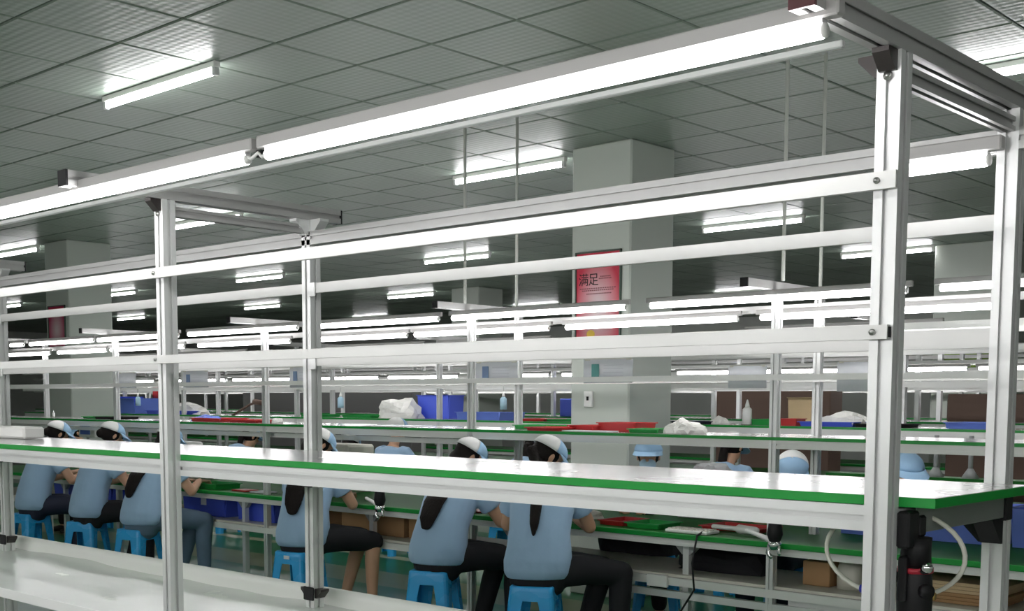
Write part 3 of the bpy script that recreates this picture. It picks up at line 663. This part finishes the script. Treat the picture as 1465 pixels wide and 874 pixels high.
MB().sweep([(-3.78, 5.86, T+.03), (-3.62, 5.84, T+.03), (-3.6, 5.84, T+.03), (-3.48, 5.82, T+.03)], [.014, .014, .026, .022], 12).build('body', WPAINT, gun)
heap(-4.85, 5.95, T, .3, .2, .07, CREAM, 'cream lumps of packing on the table behind the sixth worker', 'packing', 'packing', 51)
for k, (x, m_, lab) in enumerate(((-8.25, REDP, 'small red slip on table between left posts'), (-5.62, REDP, 'small red tray on the table right of the fourth worker'), (-8.0, PAPER, 'white slip on the table between the left posts'))):
    tag(MB().bevbox(x-.1, x+.1, 5.72, 5.85, T, T+.012, .003).build('parts_slip', m_), lab, 'tray')
# hanging tools at the table edge
def clamp_tool(x, y, lab):
    t = thing('hanging_tool', (x, y, .75), lab, 'tool')
    MB().sweep([(x, y, .86), (x, y, .80), (x, y, .765)], [.034, .042, .03], 14).build('grip', BLACK, t)
    MB().sweep([(x, y, .765), (x, y, .75), (x, y, .72)], [.03, .038, .03], 14, cap=False).build('collar', CHROME, t)
    MB().sweep([(x-.03, y, .74), (x-.04, y, .70), (x-.02, y, .68)], [.014, .012, .012], 10).build('hook', CHROME, t)
    MB().sweep([(x+.02, y, .74), (x+.03, y, .70)], [.014, .012], 10).build('lug', CHROME, t)
    MB().sweep([(x-.03, y, .77), (x-.12, y+.02, .79), (x-.2, y+.05, .80)], [.016, .012, .012], 10).build('lever', WPAINT, t)
    return t
clamp_tool(-3.22, 5.58, 'chrome and black clamp hanging at the table edge left of the right front post')
clamp_tool(-6.33, 5.56, 'chrome and black clamp at the table edge between the fourth and fifth workers')
# blue bins on the second table, right side, and below
for k, (x0, w_) in enumerate(((-3.0, .42), (-2.52, .42), (-2.04, .42))):
    tray_box('blue_bin', x0, 6.45, T, w_, .3, .20, BLUL, 'blue bin on the green table under the near shelf end, %s from the left' % ordinal(k), 0, 'bin')
LS = .507
for x, w_, h, lab in ((-8.9, .62, .20, 'blue bin with white label under the second table right of the left post'), (-8.15, .5, .18, 'plain blue bin under the second table next to the labelled one'),
                      (-11.0, 1.1, .18, 'long blue bin under the second table behind the second worker')):
    t = tray_box('blue_bin', x, 5.98, LS, w_, .32, h, BLUP, lab, 0, 'bin')
    if h == .20: MB().box(-.03, .05, -.175, -.172, .09, .15).build('white_label', PAPER, t, org=Vector((0, 0, 0)))
for x0, x1, h, lab in ((-7.62, -7.35, .17, 'small brown carton under the table left of the fourth worker'), (-7.1, -6.75, .16, 'brown carton under the table right of the fourth worker'), (-6.72, -6.4, .15, 'lighter brown carton under the table beside the standing clamp'), (-6.35, -5.95, .16, 'brown carton under the table left of the fifth worker')):
    t = thing('carton', ((x0+x1)/2, 5.98, LS), lab, 'carton')
    MB().bevbox(x0, x1, 5.85, 6.1, LS, LS+h, .003).build('box', CARD, t); MB().box(x0, x1, 5.965, 5.985, LS+h, LS+h+.001).build('tape', TAN, t)
t = thing('board_stack', (-2.4, 5.95, .43), 'stack of tan boards at lower right behind the regulator', 'boards')
bar_x(B, 'low_shelf_beam', -3.2, -1.0, 5.72, .42, fancy=False)
MB().box(-3.2, -1.0, 5.7, 6.2, .44, .45).build('low_shelf', CREAM, B)
for k in range(6):
    MB().bevbox(-2.62+.01*k, -2.12+.012*(k % 3), 5.80, 6.12, .507+.018*k, .5235+.018*k, .002).build('board', TAN if k > 2 else CARD, t)
pot = thing('white_canister', (-2.94, 5.9, .507), 'cream canister under the green table left of right front post', 'canister')
MB().sweep([(-2.94, 5.9, .507), (-2.94, 5.9, .60), (-2.94, 5.9, .66)], [.075, .075, .06], 16, cap=False).build('body', CREAM, pot); MB().cyl((-2.94, 5.9, .66), (-2.94, 5.9, .68), .05, 14).build('lid', WPAINT, pot)
tag(MB().bevbox(-3.2, -3.04, 5.85, 6.05, .507, .64, .004).build('carton', CARD), 'dark brown carton left of the cream canister', 'carton')

# ------------------------------------------------------------------ stools
def make_stool():
    t = thing('plastic_stool', (0, 0, 0), '', 'stool')
    o = Vector((0, 0, 0)); H = .45; a, b = .125, .165
    def side(u, z, off=0): # half width at height z
        return b+(a-b)*z/H
    s = MB()
    # seat: rounded square with dished rim
    def rsq(h, r, n=4):
        pts = []
        for k in range(4):
            cx, cy = [(h-r, h-r), (-h+r, h-r), (-h+r, -h+r), (h-r, -h+r)][k]
            for i in range(n+1):
                an = math.pi/2*(k+i/n); pts.append((cx+r*math.cos(an), cy+r*math.sin(an)))
        return pts
    rings = [(rsq(.128, .03), H-.035), (rsq(.127, .03), H-.008), (rsq(.120, .03), H), (rsq(.105, .03), H-.004), (rsq(.03, .02), H-.005)]
    vs = []; fs = []; n = 20
    for pts, z in rings: vs += [(x, y, z) for x, y in pts]
    for i in range(len(rings)-1):
        for j in range(n): fs.append((i*n+j, i*n+(j+1) % n, (i+1)*n+(j+1) % n, (i+1)*n+j))
    fs.append(tuple(range(4*n, 5*n))); s.add(vs, fs, True); s.build('seat', STOOL, t, org=o)
    ap = MB()
    for k in range(4):
        R = Matrix.Rotation(k*math.pi/2, 3, 'Z')
        h0, h1 = side(0, H-.03), side(0, H-.105)
        P = [(-h0+.02, -h0, H-.03), (h0-.02, -h0, H-.03), (h1-.03, -h1, H-.105), (h1-.085, -h1+.0, H-.085), (-h1+.085, -h1, H-.085), (-h1+.03, -h1, H-.105)]
        vs = [R @ Vector(p) for p in P]+[R @ (Vector(p)+Vector((0, .005, 0))) for p in P]
        ap.add(vs, [tuple(range(6)), tuple(range(6, 12))[::-1]]+[(i, (i+1) % 6, 6+(i+1) % 6, 6+i) for i in range(6)])
    ap.build('apron', STOOL, t, org=o)
    for k in range(4):
        R = Matrix.Rotation(k*math.pi/2, 3, 'Z'); lg = MB()
        zs = [H-.03, H-.105, .20, 0]; ws = [.10, .085, .072, .060]
        vs = []
        for z, w_ in zip(zs, ws):
            h = side(0, z)
            pts = [(-h+w_, -h), (-h+.022, -h), (-h+.008, -h+.008), (-h, -h+.022), (-h, -h+w_), (-h+.006, -h+w_), (-h+.007, -h+.024), (-h+.012, -h+.012), (-h+.024, -h+.007), (-h+w_, -h+.006)]
            vs += [R @ Vector((x, y, z)) for x, y in pts]
        fs = []
        for i in range(3):
            for j in range(10): fs.append((i*10+j, i*10+(j+1) % 10, (i+1)*10+(j+1) % 10, (i+1)*10+j))
        fs += [tuple(range(10)), tuple(range(30, 40))[::-1]]
        lg.add(vs, fs).build('leg', STOOL, t, org=o)
    return t
stool0 = make_stool(); stool_used = [False]
def stool(x, y, rz, lab):
    s = stool0 if not stool_used[0] else copy_tree(stool0); stool_used[0] = True
    s.location = (x, y, 0); s.rotation_euler = (0, 0, rz); s['label'] = lab; s['category'] = 'stool'; s['group'] = 'blue plastic stools'
    return s

# ------------------------------------------------------------------ people
def remesh(mb, name, voxel, m, parent, smooth=2):
    me = bpy.data.meshes.new('tmp'); me.from_pydata([tuple(v) for v in mb.v], [], mb.f); me.update()
    bm = bmesh.new(); bm.from_mesh(me)
    bmesh.ops.recalc_face_normals(bm, faces=bm.faces[:]); bm.to_mesh(me); bm.free()
    o = bpy.data.objects.new('tmp', me); COL.objects.link(o)
    r = o.modifiers.new('r', 'REMESH'); r.mode = 'VOXEL'; r.voxel_size = voxel; r.use_smooth_shade = True
    s = o.modifiers.new('s', 'SMOOTH'); s.factor = .5; s.iterations = smooth
    me2 = bpy.data.meshes.new_from_object(o.evaluated_get(bpy.context.evaluated_depsgraph_get()))
    bpy.data.objects.remove(o); bpy.data.meshes.remove(me)
    me2.name = name; me2.materials.clear(); me2.materials.append(m)
    for p in me2.polygons: p.use_smooth = True
    return lk(name, me2, parent)
def V3(*a): return Vector(a)
def person(x, y, rz, label, lean=.30, turn=0, hair='tail', legs='trousers', mat_legs=None, reach=(.0, .0), shoe=SHOE, mask=False, full=True, head_down=.5, capw=True, group=None, knee=0, scale=1.0, hair_len=.25, leg_yaw=-.35):
    """seated figure facing local +Y; x, y under the hips"""
    t = thing('person', (x, y, 0), label, 'person', group, rz); t.scale = (scale,)*3
    HZ = .53
    def sp(s):   # spine point at s in 0..1, curving forwards
        a = lean*(.35+1.1*s); return V3(0, math.sin(a)*.54*s-.02, HZ+math.cos(a)*.54*s)
    neck = sp(1)
    chest = sp(.78); wst = sp(.32)
    fd = head_down
    hc = neck+V3(0, .035+.05*fd, .150-.025*fd)                       # head centre
    Rh = Matrix.Rotation(turn, 3, 'Z') @ Matrix.Rotation(-fd*.8, 3, 'X')
    H = lambda a, b, c: hc+Rh @ V3(a, b, c)
    sh = {s: sp(.86)+V3(s*.165, .01, .0) for s in (-1, 1)}
    el = {s: sh[s]+V3(s*.085, .12+reach[0], -.215) for s in (-1, 1)}
    wr = {s: V3(s*.09, el[s].y+.21+reach[1]*.5, .815) for s in (-1, 1)}
    b = MB()
    # trunk: hips to neck, elliptical rings
    ss = [-.05, .1, .3, .5, .7, .85, .97]; rr = [(.165, .115), (.165, .115), (.135, .098), (.14, .10), (.16, .105), (.145, .09), (.065, .06)]
    b.sweep([sp(s) for s in ss], rr, 20, side=V3(1, 0, 0), cap=False)
    b.sweep([sp(.9), neck+V3(0, .01, .04), hc+V3(0, -.01, -.04)], [.055, .05, .05], 14)
    # head: cranium, jaw, nose, ears, lips, brow
    b.ell(hc+Rh @ V3(0, -.008, .025), (.074, .092, .090), 20, Rh, 14)
    b.ell(H(0, .022, -.045), (.055, .062, .062), 16, Rh, 10)
    b.sweep([H(0, .082, .015), H(0, .100, -.018)], [.010, .015], 8)
    b.ell(H(0, .086, -.052), (.024, .010, .008), 10, Rh); b.ell(H(0, .070, -.088), (.022, .018, .016), 10, Rh)
    for s in (-1, 1):
        b.ell(H(s*.076, -.008, -.005), (.010, .018, .030), 10, Rh)
        b.ell(H(s*.030, .078, .030), (.022, .010, .008), 8, Rh)
        # arm
        b.sweep([sh[s], sh[s].lerp(el[s], .5)+V3(s*.006, 0, 0), el[s]], [.052, .046, .040], 14)
        b.sweep([el[s], el[s].lerp(wr[s], .45), wr[s]], [.040, .036, .025], 14)
        d = (wr[s]-el[s]).normalized(); fw = V3(-s*.25, .95, -.06).normalized(); sd = V3(1, .25*s, 0).normalized()
        pc = wr[s]+fw*.045
        b.sweep([wr[s], pc, pc+fw*.035], [(.026, .018), (.038, .015), (.040, .013)], 12, side=sd)
        for k, L in enumerate((.062, .072, .068, .052)):
            b0 = pc+fw*.035+sd*s*(.030-.020*k)*-1
            b.sweep([b0, b0+fw*L*.5+V3(0, 0, .004), b0+fw*L*.8+V3(0, 0, -.014), b0+fw*L*.9+V3(0, 0, -.032)], [.0095, .009, .008, .007], 8)
        tb = wr[s]+fw*.02-sd*s*.026
        b.sweep([tb, tb-sd*s*.022+fw*.025, tb-sd*s*.022+fw*.055+V3(0, 0, -.01)], [.012, .011, .009], 8)
    # legs
    LR = Matrix.Rotation(leg_yaw, 3, 'Z')
    kn = {s: LR @ V3(s*(.10+.02), .47, .50+knee) for s in (-1, 1)}
    an = {s: LR @ V3(s*.115, .40+(.06 if s > 0 else -.06), .09) for s in (-1, 1)}
    for s in (-1, 1):
        b.sweep([V3(s*.085, .0, .52), LR @ V3(s*.10, .24, .525), kn[s]], [.088, .078, .058], 16)
        b.sweep([kn[s], kn[s].lerp(an[s], .35)-V3(0, .015, 0), an[s]], [.056, .052, .036], 14)
        b.sweep([an[s]+V3(0, -.02, -.045), an[s]+V3(0, .06, -.055), an[s]+V3(0, .14, -.065)], [(.034, .034), (.036, .03), (.034, .018)], 12, side=V3(1, 0, 0))
    body = remesh(b, 'body', .0085, SKIN, t, 2)
    # shirt
    s_ = MB()
    ss = [-.09, -.03, .08, .22, .4, .6, .76, .88, .95]; rr = [(.180, .135), (.200, .155), (.203, .155), (.190, .145), (.180, .138), (.186, .136), (.192, .130), (.170, .110), (.085, .078)]
    s_.sweep([sp(s) for s in ss], rr, 24, side=V3(1, 0, 0), cap=False)
    for s in (-1, 1):
        s_.sweep([sh[s]-V3(s*.04, 0, 0), sh[s], sh[s].lerp(el[s], .3), sh[s].lerp(el[s], .58)], [.072, .076, .073, .078], 16, cap=False)
    # gentle folds
    vs = []
    for v in s_.v:
        v = Vector(v); k = .004*math.sin(38*v.z+9*v.x+6*v.y)*(1 if v.z < .8 else .4); vs.append((v.x*(1+k*2), v.y+k, v.z+k*.6))
    s_.v = vs
    remesh(s_, 'shirt', .011, SHIRT, t, 2)
    # lower garment
    lm = mat_legs or TROU
    g = MB(); g.sweep([V3(0, -.02, .47), V3(0, -.01, .56)], [(.172, .125), (.165, .12)], 20, side=V3(1, 0, 0))
    for s in (-1, 1):
        g.sweep([V3(s*.085, -.01, .52), LR @ V3(s*.10, .24, .527), kn[s]], [.098, .09, .071], 16)
        if legs == 'trousers': g.sweep([kn[s], kn[s].lerp(an[s], .4)-V3(0, .012, 0), an[s].lerp(kn[s], .06)], [.070, .066, .055], 14)
    if legs == 'skirt': g.sweep([V3(0, .02, .52), LR @ V3(0, .25, .525), LR @ V3(0, .42, .515)], [(.17, .10), (.18, .09), (.17, .075)], 18, side=V3(1, 0, 0))
    remesh(g, {'trousers': 'trousers', 'skirt': 'shorts'}[legs], .012, lm, t, 2)
    for s in (-1, 1):
        q = an[s]; f = MB(); f.sweep([q+V3(0, -.03, -.055), q+V3(0, .06, -.060), q+V3(0, .15, -.068)], [(.042, .040), (.045, .036), (.042, .024)], 12, side=V3(1, 0, 0)); f.build('shoe', shoe, t, org=V3(0, 0, 0))
    # hair
    h = MB(); h.ell(H(0, -.022, .018), (.084, .094, .088), 18, Rh, 12)
    if hair == 'tail':
        B_ = lambda u, d: sp(u)+V3(0, -d, 0)
        h.sweep([H(0, -.07, .01), H(0, -.115, -.02), B_(1.0, .10), B_(.86, .145), B_(.7, .165), B_(.52, .168), B_(.40, .165)], [.028, .034, .036, .036, .034, .028, .010], 12)
    elif hair == 'long':
        B_ = lambda u, d: sp(u)+V3(0, -d, 0)
        h.sweep([H(0, -.07, -.02), B_(1.0, .09), B_(.86, .145), B_(.68, .168), B_(.48, .170), B_(.36, .165)], [(.075, .03), (.085, .030), (.090, .028), (.085, .026), (.07, .022), (.04, .014)], 14, side=V3(1, 0, 0))
    elif hair == 'bun': h.ell(H(0, -.105, -.02), (.04, .035, .04), 12)
    remesh(h, 'hair', .010, HAIR, t, 1)
    # cap: white crown at the back, blue panel and brim in front
    c = MB(); vs = []; fs = []; n = 24; K = 7
    for i in range(K+1):
        th = math.radians(4+86*i/K)
        for j in range(n):
            a = 2*math.pi*j/n
            vs.append(H(.102*math.sin(th)*math.cos(a), -.008+.114*math.sin(th)*math.sin(a), .034+.090*math.cos(th)))
    front = [j for j in range(n) if math.sin(2*math.pi*(j+.5)/n) > -.12]
    def sub(sel, name, m_):
        q = MB(); ff = []
        for i in range(K):
            for j in range(n):
                if (j in front) == sel: ff.append((i*n+j, (i+1)*n+j, (i+1)*n+(j+1) % n, i*n+(j+1) % n))
        if not sel: ff.append(tuple(range(n)))
        used = sorted({k for f in ff for k in f}); mp = {k: i for i, k in enumerate(used)}
        q.add([vs[k] for k in used], [tuple(mp[k] for k in f) for f in ff], True); ob = q.build(name, m_, t, org=V3(0, 0, 0))
        md = ob.modifiers.new('thick', 'SOLIDIFY'); md.thickness = .004
        return ob
    sub(True, 'cap_front', CAPB); sub(False, 'cap_crown', CAPW if capw else CAPB)
    br = MB(); bv = []; bf = []
    for i in range(13):
        a = math.radians(15+150*i/12)
        bv += [H(.101*math.cos(a), -.008+.113*math.sin(a), .040), H(.110*math.cos(a), -.0+.112*math.sin(a)+.065*math.sin(a)**.6, .016), H(.110*math.cos(a), .0+.112*math.sin(a)+.065*math.sin(a)**.6, .012), H(.101*math.cos(a), -.008+.113*math.sin(a), .035)]
    for i in range(12):
        for j in range(4): bf.append((i*4+j, i*4+(j+1) % 4, i*4+4+(j+1) % 4, i*4+4+j))
    bf += [(0, 1, 2, 3), (48, 51, 50, 49)]
    br.add(bv, bf, False).build('cap_brim', CAPB, t, org=V3(0, 0, 0))
    for s in (-1, 1):
        MB().ell(H(s*.030, .083, .012), (.013, .006, .007), 8, Rh, 6).build('eye', BLACK, t, org=V3(0, 0, 0))
    if mask:
        q = MB(); q.ell(H(0, .050, -.055), (.060, .058, .048), 16, Rh, 10); q.build('face_mask', MASKM, t, org=V3(0, 0, 0))
    return t
PEOPLE = [
 (-10.72, 5.20, -.15, 'leftmost seated worker in blue shirt, sleeve and arm reaching right, beside the left edge post', dict(lean=.25, hair='bun', mat_legs=NAVY)),
 (-9.70, 5.20, -.1, 'second seated worker from the left, blue shirt, black trousers, seen from behind', dict(lean=.22, hair='bun', mat_legs=TROU)),
 (-8.80, 5.18, .1, 'seated worker with grey-blue jeans, partly hidden by the left front post', dict(lean=.30, hair='long', mat_legs=JEAN, shoe=SHOE)),
 (-6.72, 5.20, .35, 'seated worker with long dark hair and black shorts behind the rear left post', dict(lean=.22, turn=-.6, head_down=.75, hair='long', legs='skirt', shoe=SHOE, leg_yaw=-.7)),
 (-5.36, 5.20, .12, 'seated worker with bent arm and red shoes, left one of the middle pair', dict(lean=.34, turn=-.6, head_down=.75, hair='long', shoe=SHOER, leg_yaw=-.5)),
 (-4.52, 5.18, .5, 'seated worker with dark ponytail down the back, right one of the middle pair', dict(lean=.24, turn=-.95, head_down=.75, hair='tail', leg_yaw=-.95)),
]
for k, (x, y, rz, lab, kw) in enumerate(PEOPLE):
    person(x, y, rz, lab, **kw)
for k, (x, y, rz, lab) in enumerate(((-10.74, 5.17, .1, 'blue plastic stool under the leftmost worker'), (-9.72, 5.17, .5, 'blue plastic stool under the second worker from the left'), (-8.84, 5.15, .25, 'blue plastic stool left of the left front post'),
                                     (-6.74, 5.17, .2, 'blue plastic stool behind the rear left post, white tag on its side'), (-5.38, 5.17, .45, 'blue plastic stool of the middle pair, left one'), (-4.52, 5.15, .5, 'blue plastic stool of the middle pair, right one, nearest'))):
    s = stool(x, y, rz, lab)
    if k == 3: MB().box(-.02, .03, -.140, -.137, .40, .425).build('white_tag', PAPER, s, org=V3(0, 0, 0))
far = [(-4.97, 6.98, math.pi+.35, 'masked worker facing the camera right of the big column', dict(lean=.34, turn=.2, hair='bun', mask=True, capw=False, head_down=.05, mat_legs=TROU, scale=.97, leg_yaw=0)),
 (-3.92, 7.0, math.pi+.5, 'worker bending forward so the white cap top shows, left of the right front post', dict(lean=.48, hair='bun', head_down=1.0, mat_legs=NAVY)),
 (-3.32, 6.95, math.pi+.9, 'worker leaning low with crossed arms beside the right front post', dict(lean=.48, hair='bun', head_down=.35, capw=False, mat_legs=TROU)),
 (-12.7, 7.0, math.pi-.1, 'worker with white cap facing the camera near the left edge', dict(lean=.40, hair='bun', head_down=.6)),
 (-5.05, 7.78, 0, 'worker in blue with dark ponytail seen from behind, far right of column', dict(lean=.35, hair='tail')),
 (-7.15, 7.78, .1, 'dimly lit worker in blue behind the middle pair heads, far line', dict(lean=.5, hair='tail')),
 (-8.75, 7.80, 0, 'far worker with white and blue cap above the shelf left of the middle post', dict(lean=.12, hair='bun', head_down=.2)),
 (-9.75, 7.80, .2, 'far worker bent low under the crumpled white sheet', dict(lean=.6, hair='bun')),
 (-11.6, 7.80, -.1, 'far worker seen between the two left posts, mostly hidden', dict(lean=.5, hair='tail'))]
for x, y, rz, lab, kw in far:
    person(x, y, rz, lab, **kw); 
    s = stool(x, y+(.0), rz+.2, 'blue plastic stool under the '+' '.join(lab.split()[:9]))
# dark chair model, unused; black heaps below stand in for the laps at right
def chair(x, y, rz, lab):
    t = thing('black_chair', (x, y, 0), lab, 'chair', None, rz); o = V3(0, 0, 0)
    MB().bevbox(-.2, .2, -.2, .2, .43, .46, .01).build('seat', BLACK, t, org=o)
    MB().sweep([(-.17, .2, .66), (0, .22, .68), (.17, .2, .66)], [(.02, .10)]*3, 10).build('backrest', mat('navy_mesh', (.008, .012, .04), .4), t, org=o)
    for a in (-1, 1):
        for b_ in (-1, 1): MB().cyl((a*.18, b_*.18, 0), (a*.16, b_*.16, .43), .012, 8).build('leg', BLACK, t, org=o)
        MB().cyl((a*.16, .19, .43), (a*.16, .205, .60), .012, 8).build('back_support', BLACK, t, org=o)
    return t

heap(-4.72, 6.45, .507, .62, .4, .24, TROU, 'black heap standing in for the lap of the masked worker under the second table', 'coat', 'lap_heap', 61)  # made-up heap in place of the masked worker's dark lap
heap(-3.82, 6.05, .507, .62, .3, .17, TROU, 'black heap standing in for the lap of the bending worker, below the keypad', 'bag', 'lap_heap_right', 67)  # another made-up heap, for the lap of the second facing worker

tag(MB().bevbox(-4.42, -4.0, 6.42, 6.6, .751, 1.0, .006).build('crate', GREY), 'grey crate on the second table under a red tray, right of masked worker', 'crate')
tray_box('red_tray', -4.21, 6.5, 1.001, .40, .16, .03, REDP, 'red tray resting on the grey crate right of the masked worker')
heap(-4.2, 6.5, 1.012, .30, .12, .10, GREY, 'grey bag heaped in the red tray on the crate', 'bag', 'grey_bag', 71)

heap(-10.03, 5.60, .752, .24, .18, .09, mat('pink_cloth', (.62, .42, .40), .8), 'pinkish cloth pouch on the table edge right of the second worker', 'cloth', 'cloth_pouch', 77)
mn = thing('display_stand', (-11.75, 6.3, .751), 'white-framed small display on a stand behind the second worker', 'display')
MB().cyl((-11.75, 6.3, .751), (-11.75, 6.3, 1.12), .02, 10).build('stand', GREY, mn)
MB().bevbox(-11.92, -11.58, 6.28, 6.31, 1.10, 1.27, .008).build('display_case', WPAINT, mn)
MB().box(-11.88, -11.68, 6.276, 6.28, 1.13, 1.24).build('screen', BLUL, mn)
pg = thing('label_printer', (-9.9, 6.35, .751), 'white machine on the work table behind the left front post', 'machine')
MB().bevbox(-10.25, -9.7, 6.2, 6.5, .751, 1.0, .02).build('case', CREAM, pg); MB().bevbox(-10.15, -9.85, 6.25, 6.45, 1.0, 1.1, .02).build('cover', WPAINT, pg); MB().box(-10.2, -10.05, 6.196, 6.2, .85, .95).build('control_panel', BLACK, pg)
hd = thing('test_fixture', (-8.2, 6.35, .751), 'cream machine with black handle on the work table between the left posts', 'machine')
MB().bevbox(-8.0, -7.45, 6.2, 6.5, .751, 1.14, .02).build('case', CREAM, hd); MB().bevbox(-7.95, -7.7, 6.19, 6.2, 1.02, 1.12, .004).build('opening', NAVY, hd)
MB().sweep([(-8.1, 6.3, .751), (-8.1, 6.3, 1.15), (-8.08, 6.3, 1.24)], [.015, .018, .024], 10).build('handle', BLACK, hd)
